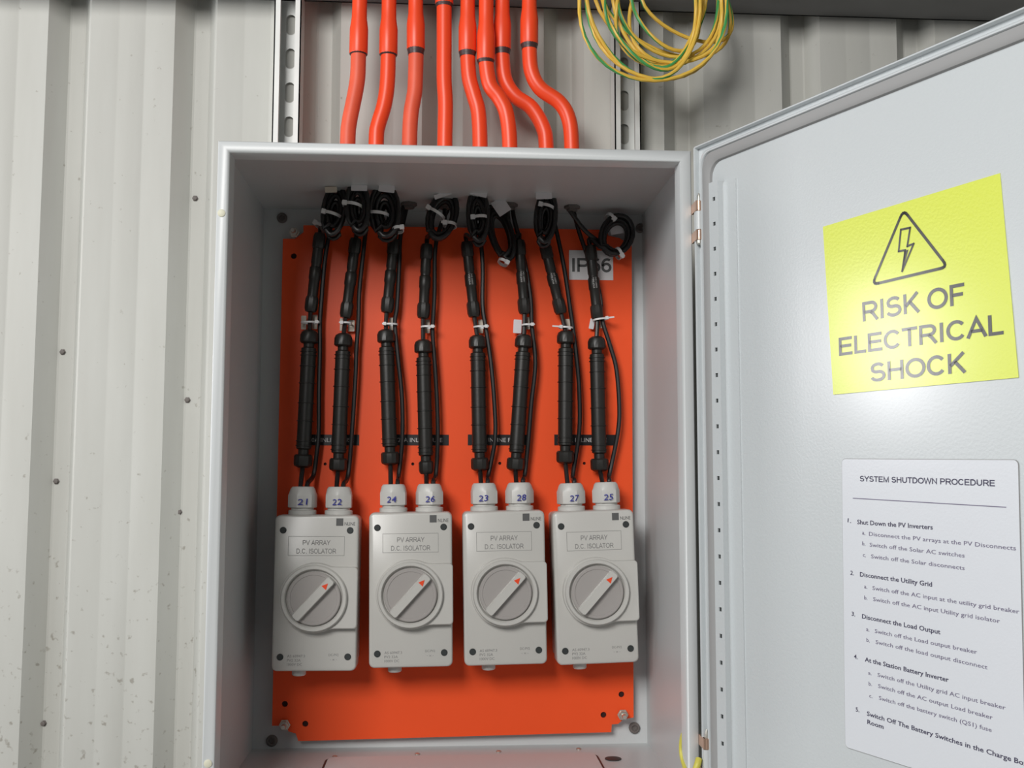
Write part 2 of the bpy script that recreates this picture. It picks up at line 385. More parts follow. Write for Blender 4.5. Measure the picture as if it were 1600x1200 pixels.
door['label'] = 'grey enclosure door swung open to the right, its inner face turned to view'
m = MB(); dsweep(m, [(0, 0.0015), (0, -0.0058), (0.0008, -0.0070), (0.0022, -0.0070), (0.0030, -0.0058), (0.0030, -0.0004), (0.0030, 0.0015)], 0.004)
rim = m.build('rim', 'doorp', door)
m = MB(); dsweep(m, [(0.0100, 0.0), (0.0102, -0.0050), (0.0115, -0.0062), (0.0132, -0.0060), (0.0140, -0.0045), (0.0142, 0.0)], 0.016)
m.build('gasket_channel', 'doorp', door)
m = MB(); dsweep(m, [(0.0144, 0.0), (0.0146, -0.0045), (0.0180, -0.0056), (0.0245, -0.0052), (0.0275, -0.0035), (0.0285, 0.0)], 0.018)
m.build('gasket', 'gasket', door)
# perforated stiffener rail beside the hinge
ro = 0.0095
ua = atd(1107.5, 300, ro)[0]; ub = atd(1121.5, 300, ro)[0]; uc = atd(1150.5, 350, 0.0015)[0]
vt = atd(1114, 284, ro)[1]; vb = -H+0.055
hp = (atd(1115, 311, ro)[1]-atd(1115, 350.0, ro)[1]); v0 = atd(1115, 311, ro)[1]; hc = (ua+ub)/2+0.0008
m = MB(); hs = 0.0024
m.box(ua, hc-hs, -ro, -ro+0.0015, vb, vt).box(hc+hs, ub, -ro, -ro+0.0015, vb, vt)
zt = vt; v = v0
while v > vb+0.01:
    m.box(hc-hs, hc+hs, -ro, -ro+0.0015, v+hs, zt); zt = v-hs; v -= hp
m.box(hc-hs, hc+hs, -ro, -ro+0.0015, vb, zt)
m.box(ub-0.0012, ub, -ro+0.0015, -0.0015, vb, vt).box(ub-0.0012, uc, -0.0016, 0.0, vb+0.002, vt-0.002)
m.build('perforated_rail', 'doorp', door, flat=True)
# dark sheet standing in for the shaded gap behind the rail's holes
m = MB(); m.box(ua+0.001, ub-0.0014, -ro+0.0018, -ro+0.0024, vb, vt); m.build('rail_hole_shade', 'dark', door)
# hinges
HX = at(1092.5, 349, -0.020).x
def hinge(zc, label=None):
    hm = Matrix.Translation((HX, -0.020, zc))
    xl = W-HX-0.0012
    l = MB().lathe([(0.0050, -0.0112), (0.0050, 0.0122)], 16, hm).build('hinge', 'paint', enc, world=True)
    for za, zb_ in ((-0.0245, -0.012), (0.013, 0.0255)):
        MB().loops([[tuple(hm @ Vector((x, y, z))) for x, y in ((xl, 0.0205), (xl, -0.0045), (0.0, -0.0045), (0.0, -0.0022), (xl+0.0024, -0.0022), (xl+0.0024, 0.0205))] for z in (za, zb_)]).build('hinge_leaf', 'copper', l, world=True, flat=True)
    for a, b in ((-0.0245, -0.0115), (0.0125, 0.0255)):
        MB().lathe([(0.0045, a), (0.0050, a+0.0006), (0.0050, b-0.0006), (0.0045, b)], 16, hm).build('knuckle', 'copper', l, world=True)
    MB().lathe([(0.0020, -0.030), (0.0040, -0.0285), (0.0042, -0.0247), (0.0022, -0.0246), (0.0022, 0.0256), (0.0022, 0.031), (0.0008, 0.036)], 12, hm).build('hinge_pin', 'zinc', l, world=True)
hinge(at(1092, 349, -0.0085).z); hinge(at(1100, 1183, -0.0085).z)

# ------------------------------------------------------------------ yellow warning sign on the door
def dpt(u, v, off): return (u, -off, v)
def door_thing(name, label, cat, u, v):
    return thing(name, label, cat, DM @ Vector((u, -0.0004, v)), rot=Matrix.Rotation(-A, 3, 'Z'))
def dl(t):        # door coords -> thing-local
    inv = WM[t.name].inverted() @ DM
    return lambda u, v, off=0.0: tuple(inv @ Vector((u, -off, v)))
cs = [atd(*p) for p in ((1286.7, 354.5), (1563.5, 270.7), (1592.5, 590), (1303, 616.7))]
t = door_thing('warning_sign', 'yellow square warning sign reading RISK OF ELECTRICAL SHOCK on the open door', 'sign', (cs[2][0]+cs[3][0])/2, (cs[2][1]+cs[3][1])/2)
L = dl(t)
MB().loops([[L(u, v, 0.0004) for u, v in cs], [L(u, v, 0.0010) for u, v in cs]]).build('sign_sheet', 'yellow', t, flat=True)
m = MB()
def quadline(m, pts, wd, off, close=True):
    n = len(pts)
    for i in range(n if close else n-1):
        a = Vector(pts[i]); b = Vector(pts[(i+1) % n]); d = (b-a).normalized(); nn = Vector((-d.y, d.x))*wd/2; e = d*wd*0.4
        m.add([L(*(a-e+nn), off), L(*(b+e+nn), off), L(*(b+e-nn), off), L(*(a-e-nn), off)], [(0, 1, 2, 3)])
def roundpoly(pts, r, n=5):
    out = []
    for i in range(len(pts)):
        a, b, c = Vector(pts[i-1]), Vector(pts[i]), Vector(pts[(i+1) % len(pts)])
        p = b+(a-b).normalized()*r; q = b+(c-b).normalized()*r
        for j in range(n+1):
            s = j/n; out.append(tuple(p*(1-s)**2+b*2*s*(1-s)+q*s*s))
    return out
tri = [atd(*p) for p in ((1413, 328), (1482, 417), (1364, 445))]
quadline(m, roundpoly(tri, 0.008), 0.0030, 0.0013)
m.build('hazard_triangle', 'signblack', t, flat=True)
m = MB()
bolt = [atd(*p) for p in ((1409, 359), (1423.5, 356), (1419, 385), (1429, 381), (1411, 424), (1416, 391), (1405.5, 393))]
quadline(m, bolt, 0.0021, 0.0014)
tip = [atd(*p) for p in ((1414, 393), (1421, 390), (1411, 424))]
m.add([L(u, v, 0.0014) for u, v in tip], [(0, 1, 2)])
m.build('lightning_bolt', 'signblack', t, flat=True)
m = MB()
def dline(m, s, p0, p1, hpx=None, bold=0.0, off=0.0013, mi=0):
    """one line of lettering from pixel p0 (baseline left) to p1 (baseline right) on the door"""
    a = Vector(atd(*p0)); b = Vector(atd(*p1)); d = (b-a); wdt = d.length; d.normalize(); nn = Vector((-d.y, d.x))
    hh = None
    if hpx: c = Vector(atd(p0[0], p0[1]-hpx)); hh = (c-a).length
    put_text(m, s, lambda x, z: L(*(a+d*x+nn*z), off), width=wdt, height=hh, bold=bold, mi=mi)
def stroke_px(m, s, p0, p1, hpx, thick, off):
    a = Vector(atd(*p0)); b = Vector(atd(*p1)); d = (b-a); wdt = d.length; d.normalize(); nn = Vector((-d.y, d.x))
    hh = (Vector(atd(p0[0], p0[1]-hpx))-a).length
    stroke_text(m, s, lambda x, z: L(*(a+d*x+nn*z), off), wdt, hh, thick)
for s, a, b, hh in (('RISK OF', (1349, 503), (1509, 475), 30), ('ELECTRICAL', (1312, 556), (1569, 522), 27.5), ('SHOCK', (1362, 597), (1509, 582), 29)):
    stroke_px(m, s, a, b, hh, 0.17, 0.0013); m.build('lettering', 'signblack', t, flat=True); m = MB()

# ------------------------------------------------------------------ laminated notice on the door
c0 = Vector(atd(1316, 716.5)); c1 = Vector(atd(1592.5, 718)); c3 = Vector(atd(1338, 1172))
ex = (c1-c0).normalized(); nw = (c1-c0).length; nh = (c3-c0).length; ez = Vector((-ex.y, ex.x))
t = door_thing('shutdown_notice', 'white laminated SYSTEM SHUTDOWN PROCEDURE notice on the open door', 'notice', *(c3+ex*nw/2))
L = dl(t)
def nloop(r, ins, off):
    return [L(*(c0+ex*(x+nw/2)+ez*(z-nh/2)), off) for x, z in rrect(nw-2*ins, nh-2*ins, r, 4)]
MB().loops([nloop(0.005, 0, 0.0004), nloop(0.005, 0, 0.0009)]).build('laminate_edge_shadow', 'print', t, flat=True)  # laminate layer coloured grey as the slight shadow along the notice's edge
MB().loops([nloop(0.0045, 0.0005, 0.0009), nloop(0.0045, 0.0005, 0.0012)]).build('paper_sheet', 'paper', t, flat=True)
m = MB()
Z = lambda x, y: (1290+x/4.616, 700+y/4.616)
Y2 = lambda x, y: (1290+x/4.616, 940+y/4.616)
bold = [('SYSTEM SHUTDOWN PROCEDURE', Z(255, 240), Z(1228, 276), 8.5), ('Shut Down the PV Inverters', Z(235, 548), Z(780, 588), 7),
        ('Disconnect the Utility Grid', Z(255, 925), Z(775, 1000), 7), ('Disconnect the Load Output', Y2(270, 120), Y2(835, 235), 7),
        ('At the Station Battery Inverter', Y2(290, 430), Y2(895, 580), 7), ('Switch Off The Battery Switches in the Charge Box', Y2(305, 820), Y2(1470, 1190), 7),
        ('Room', Y2(308, 880), Y2(425, 918), 7)]
for s, a, b, hpx in bold:
    if s.startswith('SYSTEM'): stroke_px(m, s, a, b, 8.5, 0.17, 0.0015)
    else: dline(m, s, a, b, hpx, 0.014, off=0.0015)
    m.build('heading_line', 'boldink', t, flat=True); m = MB()
for s, a in (('1.', Z(165, 535)), ('2.', Z(185, 912)), ('3.', Y2(195, 100)), ('4.', Y2(212, 408)), ('5.', Y2(225, 790))):
    dline(m, s, a, (a[0]+5.5, a[1]+1.3), 6.5, 0.012, off=0.0015); m.build('item_number', 'boldink', t, flat=True); m = MB()
m = MB()
norm = [('a.', 'Disconnect the PV arrays at the PV Disconnects', Z(270, 622), Z(320, 632), Z(1380, 738)), ('b.', 'Switch off the Solar AC switches', Z(270, 700), Z(325, 710), Z(1010, 790)),
        ('c.', 'Switch off the Solar disconnects', Z(275, 782), Z(335, 794), Z(1010, 880)),
        ('a.', 'Switch off the AC input at the utility grid breaker', Z(285, 1010), Z(345, 1022), Z(1405, 1195)), ('b.', 'Switch off the AC input Utility grid isolator', Z(285, 1090), Z(350, 1102), Y2(1265, 155)),
        ('a.', 'Switch off the Load output breaker', Y2(300, 210), Y2(362, 224), Y2(1100, 378)), ('b.', 'Switch off the load output disconnect', Y2(302, 288), Y2(368, 303), Y2(1175, 488)),
        ('a.', 'Switch off the Utility grid AC input breaker', Y2(315, 525), Y2(382, 540), Y2(1305, 780)), ('b.', 'Switch off the AC output Load breaker', Y2(318, 603), Y2(386, 620), Y2(1212, 850)),
        ('c.', 'Switch off the battery switch (QS1) fuse', Y2(322, 690), Y2(392, 706), Y2(1205, 940))]
for n_, s, a, b, c in norm:
    dline(m, n_, a, (a[0]+5, a[1]+1.2), 6, 0.004, off=0.0015); dline(m, s, b, c, 6, 0.003, off=0.0015)
    m.build('text_line', 'ink', t, flat=True); m = MB()
a = Vector(atd(*Z(205, 362))); b = Vector(atd(*Z(1308, 427)))
quadline(m, [a, b], 0.0008, 0.0015, close=False)
m.build('ruled_line', 'ink', t, flat=True)

# ------------------------------------------------------------------ orange mounting plate
YP = D - 0.020                                      # its front face
def poly_plate(outline, holes, y0, y1):
    bm = bmesh.new()
    rings = [outline]+holes; es = []
    for pts in rings:
        vs = [bm.verts.new((x, y0, z)) for x, z in pts]; es += [bm.edges.new((vs[i], vs[(i+1) % len(vs)])) for i in range(len(vs))]
    bmesh.ops.triangle_fill(bm, use_beauty=True, edges=es)
    bm.verts.index_update(); fs = [tuple(v.index for v in f.verts) for f in bm.faces]; vs = [tuple(v.co) for v in bm.verts]; bm.free()
    n = len(vs); m = MB(); m.add(vs+[(x, y1, z) for x, _, z in vs], fs+[tuple(i+n for i in f)[::-1] for f in fs])
    k = 0
    for pts in rings:
        c = len(pts); m.f += [(k+i, k+(i+1) % c, k+n+(i+1) % c, k+n+i) for i in range(c)]; m.m += [0]*c; k += c
    return m
def pz(px, py): p = at(px, py, YP); return (p.x, p.z)
outl = [pz(*p) for p in ((442, 373), (461, 373), (474, 363), (474, 352), (950, 359), (950, 368), (968, 372), (987, 384), (990, 1121), (974, 1124), (966, 1131), (956, 1132), (955, 1144),
                         (466, 1158), (462, 1146), (451, 1143), (446, 1134), (425, 1134))]
plate = thing('mounting_plate', 'orange metal mounting plate inside the grey enclosure', 'mounting plate', (W/2, YP, outl[12][1]))
holes = [[(pz(px, py)[0]+r*math.cos(2*PI*i/12), pz(px, py)[1]+r*math.sin(2*PI*i/12)) for i in range(12)]
         for px, py, r in ((459, 400, .0045), (445, 1100, .0045), (477, 1131, .0045), (971, 1085, .0045), (943, 1117, .0045),
                           (508, 725, .0024), (645, 725, .0024), (781, 724, .0024), (913, 724, .0024))]
poly_plate(outl, holes, YP, YP+0.003).build('plate_sheet', 'orange', plate, world=True, flat=True)
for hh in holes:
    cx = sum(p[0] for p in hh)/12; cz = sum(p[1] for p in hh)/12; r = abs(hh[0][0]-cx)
    MB().lathe([(r*1.3, 0), (r*1.3, 0.001)], 12, Matrix.Translation((cx, YP+0.0045, cz)) @ RX).build('hole_shade_disc', 'hole', plate, world=True)  # dark discs put the shade behind each plate hole into colour
def strip(name, x0, y0, x1, y1, mt, th, text, tmat, hpx, bold, cx=None):
    a = at(x0, y0, YP); b = at(x1, y1, YP)
    o = MB().box(a.x, b.x, YP-th, YP-0.0001, b.z, a.z).build(name, mt, plate, world=True)
    m = MB(); hh = hpx/1015
    c = (a+b)/2
    if text == 'IP66': stroke_text(m, text, lambda x, z: (c.x+x, YP-th-0.0002, c.z-hh/2+z), hh*2.85, hh, 0.18, True)
    else: put_text(m, text, lambda x, z: (c.x+x, YP-th-0.0002, c.z-hh/2+z), height=hh, centre=True, bold=bold)
    m.build('lettering', tmat, o, world=True, flat=True); return o
for x0, x1, s in ((474, 561, '20A INLINE FUSE'), (612, 701, '20A INLINE FUSE'), (731, 826, '20A INLINE FUSE'), (866, 962, '20A INLINE FUSE')):
    strip('label_strip', x0, 679, x1, 696, 'labelblack', 0.0008, s, 'labeltext', 6.5, 0.006)
a = strip('rating_label', 889, 391, 958, 438, 'labelwhite', 0.0008, 'IP66', 'logo', 22, 0.012); a['label'] = 'white label reading IP66'

# ------------------------------------------------------------------ isolator switches
IW, IH, ID = 0.1195, 0.2200, 0.085
iso_px = [((428.5, 804), (562, 806), (423, 1050), (556.6, 1049)), ((576, 801), (706.6, 801), (577, 1044), (706.6, 1042)),
          ((723.4, 799.5), (850, 800), (727, 1040), (854, 1036.5)), ((863.5, 801), (989.5, 800), (873.4, 1038), (996.4, 1032))]
nums = [('21', '22'), ('24', '26'), ('23', '28'), ('27', '25')]
iso_lab = ['grey isolator switch under glands 21 and 22, leftmost of four', 'grey isolator switch under glands 24 and 26, second from left',
           'grey isolator switch under glands 23 and 28, second from right', 'grey isolator switch under glands 27 and 25, rightmost of four']
KZ = 0.1040                                        # height of the dial above the bottom edge
def guard_outline(r, hz, xr, rc=0.005):
    a0 = math.asin(hz/r); out = []
    for i in range(5): a = -PI/2*(1-i/4); out.append((xr-rc+rc*math.cos(a), -hz+rc+rc*math.sin(a)))
    for i in range(5): a = PI/2*i/4; out.append((xr-rc+rc*math.cos(a), hz-rc+rc*math.sin(a)))
    x0 = math.sqrt(r*r-hz*hz)
    out.append((x0+0.008, hz)); out.append((x0+0.003, hz+0.0004))
    for i in range(33): a = a0+0.05+(2*PI-2*a0-0.1)*i/32; out.append((r*math.cos(a), r*math.sin(a)))
    out.append((x0+0.003, -hz-0.0004)); out.append((x0+0.008, -hz))
    return out
gl_pos = {}
for k, (TL, TR, BL, BR) in enumerate(iso_px):
    yf = YP-ID
    P = [at(*q, yf) for q in (TL, TR, BL, BR)]
    top = (P[0]+P[1])/2; bot = (P[2]+P[3])/2; c = (P[0]+P[1]+P[2]+P[3])/4
    rl = math.atan2(top.x-bot.x, top.z-bot.z)
    R = Matrix.Rotation(rl, 3, 'Y'); base = Vector((c.x, YP, c.z)) - R @ Vector((0, 0, IH/2))
    t = thing('isolator_switch', iso_lab[k], 'switch', base, 'DC isolator switches along the mounting plate', rot=R)
    def ro(wd, hh, r): return [(x, z+IH/2) for x, z in rrect(wd, hh, r, 5)]
    m = MB(); stack(m, [(ro(IW-.005, IH-.005, .006), -0.0003), (ro(IW-.005, IH-.005, .006), -0.046)])
    m.build('base_housing', 'isob', t)
    m = MB(); stack(m, [(ro(IW-.001, IH-.001, .007), -0.0465), (ro(IW, IH, .0075), -0.0475), (ro(IW-.0005, IH-.0005, .0075), -0.080), (ro(IW-.002, IH-.002, .0075), -0.0838), (ro(IW-.006, IH-.006, .006), -ID)])
    cov = m.build('cover', 'isob', t, sharp=50)
    for sx, sz in ((-1, 0), (1, 0), (-1, 1), (1, 1)):
        T = Matrix.Translation((sx*0.0475, -ID, 0.0205 if sz == 0 else IH-0.0215)) @ RX
        MB().lathe([(0.0048, 0.0), (0.0048, 0.0006), (0.0040, 0.0007), (0.0036, 0.0003)], 14, T).build('screw', 'dark', t)
    # knob guard with its lockout tab
    m = MB(); o1 = guard_outline(0.0490, 0.0430, 0.0605); o2 = guard_outline(0.0475, 0.0415, 0.0590)
    sh = lambda o: [(x, z+KZ) for x, z in o]
    o3 = guard_outline(0.0486, 0.0426, 0.0601)
    stack(m, [(sh(o1), -ID), (sh(o1), -ID-0.0100), (sh(o3), -ID-0.0120), (sh(o2), -ID-0.013)])
    kg = m.build('lockout_guard', 'isob', t, sharp=30)
    T = Matrix.Translation((0, -ID-0.013, KZ)) @ RX
    MB().lathe([(0.0468, -0.001), (0.0466, 0.004), (0.0450, 0.0062), (0.0415, 0.0062), (0.0395, 0.0035), (0.0388, 0.0)], 48, T, cap0=False, cap1=False).build('bezel', 'isob', t)
    kn = MB().lathe([(0.0375, -0.001), (0.0375, 0.0045), (0.0362, 0.0060), (0.033, 0.0060), (0.0326, 0.0050)], 48, T)
    dial = kn.build('dial', 'dial', t)
    bar = Matrix.Translation((0, -ID-0.018, KZ)) @ Matrix.Rotation(math.radians(-47), 4, 'Y')
    m = MB(); stack(m, [(rrect(0.0745, 0.0135, 0.003), 0.0), (rrect(0.0745, 0.0130, 0.003), -0.0075), (rrect(0.0730, 0.0110, 0.003), -0.0095)], bar)
    hd = m.build('handle', 'isob', dial)
    m = MB(); stack(m, [([(0.0215, -0.0042), (0.0300, 0.0), (0.0215, 0.0042)], -0.0094), ([(0.0215, -0.0042), (0.0300, 0.0), (0.0215, 0.0042)], -0.0100)], bar)
    m.build('pointer', 'tri', dial)['label'] = 'orange triangular pointer'
    # print
    m = MB(); yy = -ID-0.00025
    def tx(s, x, z, wd, hh=None, cen=True, mi=0, bold=0.0):
        put_text(m, s, lambda a, b: (x+a, yy, z+b), width=wd, height=hh, centre=cen, bold=bold, mi=mi)
    zt = IH-0.0305; zb = IH-0.0575
    for a0, a1, b0, b1 in ((-.040, .040, zt, zt+.0005), (-.040, .040, zb, zb+.0005), (-.040, -.0395, zb, zt), (.0395, .040, zb, zt)):
        m.add([(a0, yy, b0), (a1, yy, b0), (a1, yy, b1), (a0, yy, b1)], [(0, 1, 2, 3)])
    m.build('label_frame', 'print', t, flat=True); m = MB()
    for s_, z_, w_ in (('PV ARRAY', IH-0.0425, 0.039), ('D.C. ISOLATOR', IH-0.0545, 0.056)):
        stroke_text(m, s_, lambda a, b: (a, yy, z_+b), w_, 0.0070, 0.15, True); m.build('printed_line', 'print', t, flat=True); m = MB()
    for i, s in enumerate(('AS 60947.3', 'PV2 32A', '1000V DC')): tx(s, -0.0375, 0.0200-0.0058*i, (0.0250, 0.019, 0.021)[i], 0.0036, cen=False); m.build('printed_line', 'print', t, flat=True); m = MB()
    tx('DC-PV2', 0.0275, 0.0215, 0.014, 0.0034); m.build('printed_line', 'print', t, flat=True); m = MB(); tx('- x -', 0.0275, 0.0155, 0.010, 0.003)
    m.build('printed_line', 'print', t, flat=True)
    m = MB()
    lx, lz = 0.0330, IH-0.0150
    m.add([(lx-.0055, yy, lz), (lx+.0045, yy, lz), (lx+.0045, yy, lz+.0105), (lx-.0055, yy, lz+.0105)], [(0, 1, 2, 3)])
    tx('NLINE', lx+0.0065, lz+0.0005, 0.0150, 0.0048, cen=False, bold=0.004)
    m.build('maker_mark', 'logo', t, flat=True)
    # bottom plug
    Tb = Matrix.Translation((-0.024, -0.058, 0)) @ Matrix.Rotation(PI, 4, 'X')
    MB().lathe([(0.0100, -0.003), (0.0100, 0.008), (0.0088, 0.0095), (0.0040, 0.0098)], 20, Tb).build('blanking_plug', 'gland', t)
    # cable glands
    for j in (0, 1):
        gx = (-0.0265, 0.0265)[j]; Tg = Matrix.Translation((gx, -0.042, IH-0.0025))
        g = MB().lathe([(0.0190, 0), (0.0205, 0.0005), (0.0205, 0.0075), (0.0190, 0.0085), (0.0165, 0.0088), (0.0165, 0.0120)], 24, Tg).build('cable_gland', 'gland', t)
        nm = MB(); hx = []
        def hexring(r, z, rd):        # hexagon rounded towards a circle by rd
            out = []
            for i in range(36):
                a = 2*PI*i/36+random.random()*0; q = (a % (PI/3))-PI/6; rr = r*math.cos(PI/6)/math.cos(q); out.append(((rr*(1-rd)+r*0.93*rd)*math.cos(a), (rr*(1-rd)+r*0.93*rd)*math.sin(a), z))
            return out
        nm.loops([hexring(0.0205, 0.0118, .5), hexring(0.0218, 0.0128, .35), hexring(0.0218, 0.030, .35), hexring(0.0210, 0.033, .6), hexring(0.0190, 0.0395, .9), hexring(0.0165, 0.0425, 1), hexring(0.0100, 0.0430, 1), hexring(0.0090, 0.0400, 1)], Tg @ Matrix.Rotation(0.25+0.3*j+0.2*k, 4, 'Z'))
        nm.build('gland_nut', 'gland', g, sharp=25)
        nt_ = MB(); rr = 0.0223; dz = 0.0165
        ph = (0.10, -0.05, -0.10, 0.05, -0.1, 0.05, 0.1, 0.0)[2*k+j]
        put_text(nt_, nums[k][j], lambda x, z: (gx+rr*math.sin((x+z*0.12)/rr+ph), -0.042-rr*math.cos((x+z*0.12)/rr+ph), IH-0.0025+dz+z+x*0.05), height=0.0088, width=0.0140, centre=True, bold=0.006)
        nt_.build('handwritten_number', 'pen', g, flat=True)
        gl_pos[nums[k][j]] = WM[t.name] @ Vector((gx, -0.042, IH+0.040))

# ------------------------------------------------------------------ inline fuse holders, connectors, cables
YF = YP - 0.020
ords = ['leftmost of eight', 'second from left', 'third from left', 'fourth from left', 'fourth from right', 'third from right', 'second from right', 'rightmost of eight']
order = ['21', '22', '24', '26', '23', '28', '27', '25']
#        holder: top (x,y)  bottom (x,y); connector: top, bottom
F = [((484, 516), (473, 731)), ((537, 521), (528, 737)), ((603, 515), (610, 727)), ((661, 531), (666, 741)),
     ((746, 524), (750, 736)), ((819, 523), (805, 736)), ((884, 517), (883, 725)), ((932, 526), (937, 737))]
C = [((500, 364), (485, 488)), ((556, 372), (540, 497)), ((616, 373), (604, 489)), ((667, 381), (661, 498)),
     ((729, 377), (741, 496)), ((811, 375), (820, 491)), ((851, 381), (877, 491)), ((922, 383), (934, 501))]
RC = [[(490, 742), (495, 707), (498, 675), (498.5, 610), (500, 545), (500, 505), (502.5, 466), (507, 412), (513, 373), (519, 345), (527, 318)],
      [(544, 742), (550, 675), (555.5, 588), (557, 545), (560, 500), (561.5, 455), (567, 401), (572, 357), (577, 320)],
      [(623, 742), (628.5, 686), (628, 621), (621.5, 556), (617, 506), (620.5, 477), (624, 412), (626, 368), (637, 318)],
      [(681, 742), (684, 690), (683, 632), (680, 577), (676, 523), (677, 495), (679, 455), (680, 390), (688, 355), (702, 322)],
      [(763, 742), (773.5, 686), (772.6, 632), (767, 567), (759, 512), (754, 477), (754, 412), (749, 357), (741, 320)],
      [(820, 742), (825.7, 686), (830, 632), (836.5, 567), (831, 510), (829, 466), (822, 420), (812, 375), (804, 345), (800, 322)],
      [(895, 742), (905, 675), (905, 610), (900.5, 556), (895, 512), (891.5, 487), (882, 422), (871, 368), (864.5, 342), (858, 318)],
      [(952, 742), (965.5, 675), (967.5, 632), (963, 577), (953.5, 541), (941, 500), (938, 466), (930, 430), (915, 392), (902, 353), (895, 322)]]
def ring_profile(L, caps):
    return caps
for k, nm_ in enumerate(order):
    a = at(*F[k][1], YF); b = at(*F[k][0], YF); Lh = (b-a).length; R = frame_z(a, b)
    t = thing('fuse_holder', 'long black inline fuse holder above gland %s, %s' % (nm_, ords[k]), 'fuse holder', a, 'black inline fuse holders in front of the orange plate', rot=R)
    r = 0.0112 if k != 3 else 0.0108
    z0, z1 = 0.023, Lh-0.022
    m = MB().lathe([(r*0.72, z0-0.004), (r*0.72, z0+0.004), (r, z0+0.006), (r, z1-0.006), (r*0.72, z1-0.004), (r*0.72, z1+0.003)], 20)
    barrel = m.build('barrel', 'black', t)
    zs = [z0+0.010, z0+0.017]+[z0+0.010+(z1-z0-0.02)*f for f in (0.26, 0.45, 0.66, 0.84)]+[z1-0.011, z1-0.0165]
    rb = None
    for i, z in enumerate(zs):
        thin = 0.0008
        if rb is None:
            rb = MB().lathe([(r*0.98, -thin), (r+0.0014, -thin*0.6), (r+0.0014, thin*0.6), (r*0.98, thin)], 20, cap0=False, cap1=False).build('rib', 'black', barrel); q = rb
        else: q = rb.copy(); COL.objects.link(q)
        q.location = (0, 0, z)
    rc = 0.0138 if k != 3 else 0.0112
    MB().lathe([(0.006, 0.0), (0.0085, 0.0005), (rc-0.001, 0.003), (rc, 0.006), (rc, 0.0175), (rc-0.002, 0.020)], 10 if k % 2 else 12, ph=0.2).build('end_cap', 'black', t, sharp=25)
    MB().lathe([(0.0115, Lh-0.020), (0.0138, Lh-0.018), (0.0138, Lh-0.008), (0.0118, Lh-0.003), (0.0075, Lh), (0.004, Lh)], 14).build('end_cap', 'black', t, sharp=25)
    # connector pair
    ca = at(*C[k][1], YF+0.001); cb = at(*C[k][0], YF+0.001); Lc = (cb-ca).length; R = frame_z(ca, cb)
    t = thing('cable_connector', 'black plug connector above fuse holder %s, %s' % (nm_, ords[k]), 'connector', ca, 'black plug connectors above the fuse holders', rot=R)
    MB().lathe([(0.0045, 0), (0.0080, 0.001), (0.0098, 0.006), (0.0100, 0.020), (0.0088, 0.024)], 10, ph=0.3).build('end_nut', 'black', t, sharp=25)
    MB().lathe([(0.0078, 0.0238), (0.0080, Lc*0.40), (0.0090, Lc*0.42), (0.0090, Lc*0.55), (0.0078, Lc*0.57)], 14).build('socket_body', 'black', t)
    MB().lathe([(0.0074, Lc*0.57), (0.0074, Lc*0.60), (0.0082, Lc*0.62), (0.0080, Lc-0.0245)], 14).build('plug_body', 'black', t)
    MB().lathe([(0.0084, Lc-0.0243), (0.0096, Lc-0.021), (0.0096, Lc-0.006), (0.0080, Lc-0.001), (0.0045, Lc)], 10, ph=0.3).build('end_nut', 'black', t, sharp=25)
    if k in (4, 5, 6, 7):
        fv = R.transposed() @ Vector((0.15, -1, 0)); ph0 = math.atan2(fv.y, fv.x)
        for q in range(2):
            m = MB(); put_text(m, ('1000V DC', 'IP67 30A')[q], lambda x, z: (0.0093*math.cos(ph0-(z-0.002+q*0.004)/0.0093), 0.0093*math.sin(ph0-(z-0.002+q*0.004)/0.0093), Lc*0.42+x), height=0.0024, width=0.017)
            if q == 0: m.build('printed_text', 'labeltext', t, flat=True)
            else: m.build('printed_text', 'labeltext', t, flat=True)

RCAB = 0.0035
def path(pts, y=YF):
    out = []
    for p in pts:
        out.append(at(p[0], p[1], p[2] if len(p) > 2 else y))
    return out
for k, nm_ in enumerate(order):
    g = gl_pos[nm_]
    pts = path(RC[k], YF+0.003)
    start = [g+Vector((0.006, 0.002, -0.004)), g+Vector((0.0062, 0.003, 0.005))]
    end = pts[-1].copy(); end.z = -0.006; end.y = D-0.052
    o = MB().tube(smooth(start+pts+[end], 5), RCAB, 8).build('return_cable', 'cable')
    tag(o, 'thin black cable right of fuse holder %s, %s' % (nm_, ords[k]), 'cable', 'plain black cables beside the fuse holders')

def coil_pts(cx, cy, a, b, tilt, turns, y, sp=0.0055, start=0.0, sign=1, closed_end=True, fill=False):
    c = at(cx, cy, y); s = 1.0/1040; pts = []
    n = int(turns*22); ct, st = math.cos(tilt), math.sin(tilt)
    for i in range(n+1):
        th = start + sign*2*PI*i/22; f = i/n
        lay = (i//22); jit = 1+0.05*math.sin(th*0.7+lay)
        rad = ((1.0, 0.62, 0.88, 0.42, 0.74, 0.30, 0.55) if fill else (1.0, 0.80, 0.93, 0.72, 0.86, 0.76))[lay % 6]
        x = a*s*rad*jit*math.cos(th); z = b*s*rad*jit*math.sin(th)
        yy = -sp*(turns/2)+sp*i/22 + 0.002*math.sin(th+lay)
        pts.append(Vector((c.x+x*ct-z*st, y+yy, c.z+x*st+z*ct)))
    return pts
coils = [  # centre, half sizes, tilt, turns, y, start angle
    (523, 332, 16, 39, -0.10, 6.2, YF-0.014), (560, 326, 16, 38, 0.06, 6.2, YF-0.022), (602, 333, 21, 41, 0.05, 6.2, YF-0.012),
    (691, 340, 21, 38, -0.28, 5.2, YF-0.006), (747, 340, 15, 42, 0.03, 6.2, YF-0.010), (783, 366, 17, 46, 0.30, 4.2, YF-0.004),
    (852, 342, 15, 42, -0.08, 6.2, YF-0.008), (963, 369, 25, 33, -0.35, 4.2, YF-0.004)]
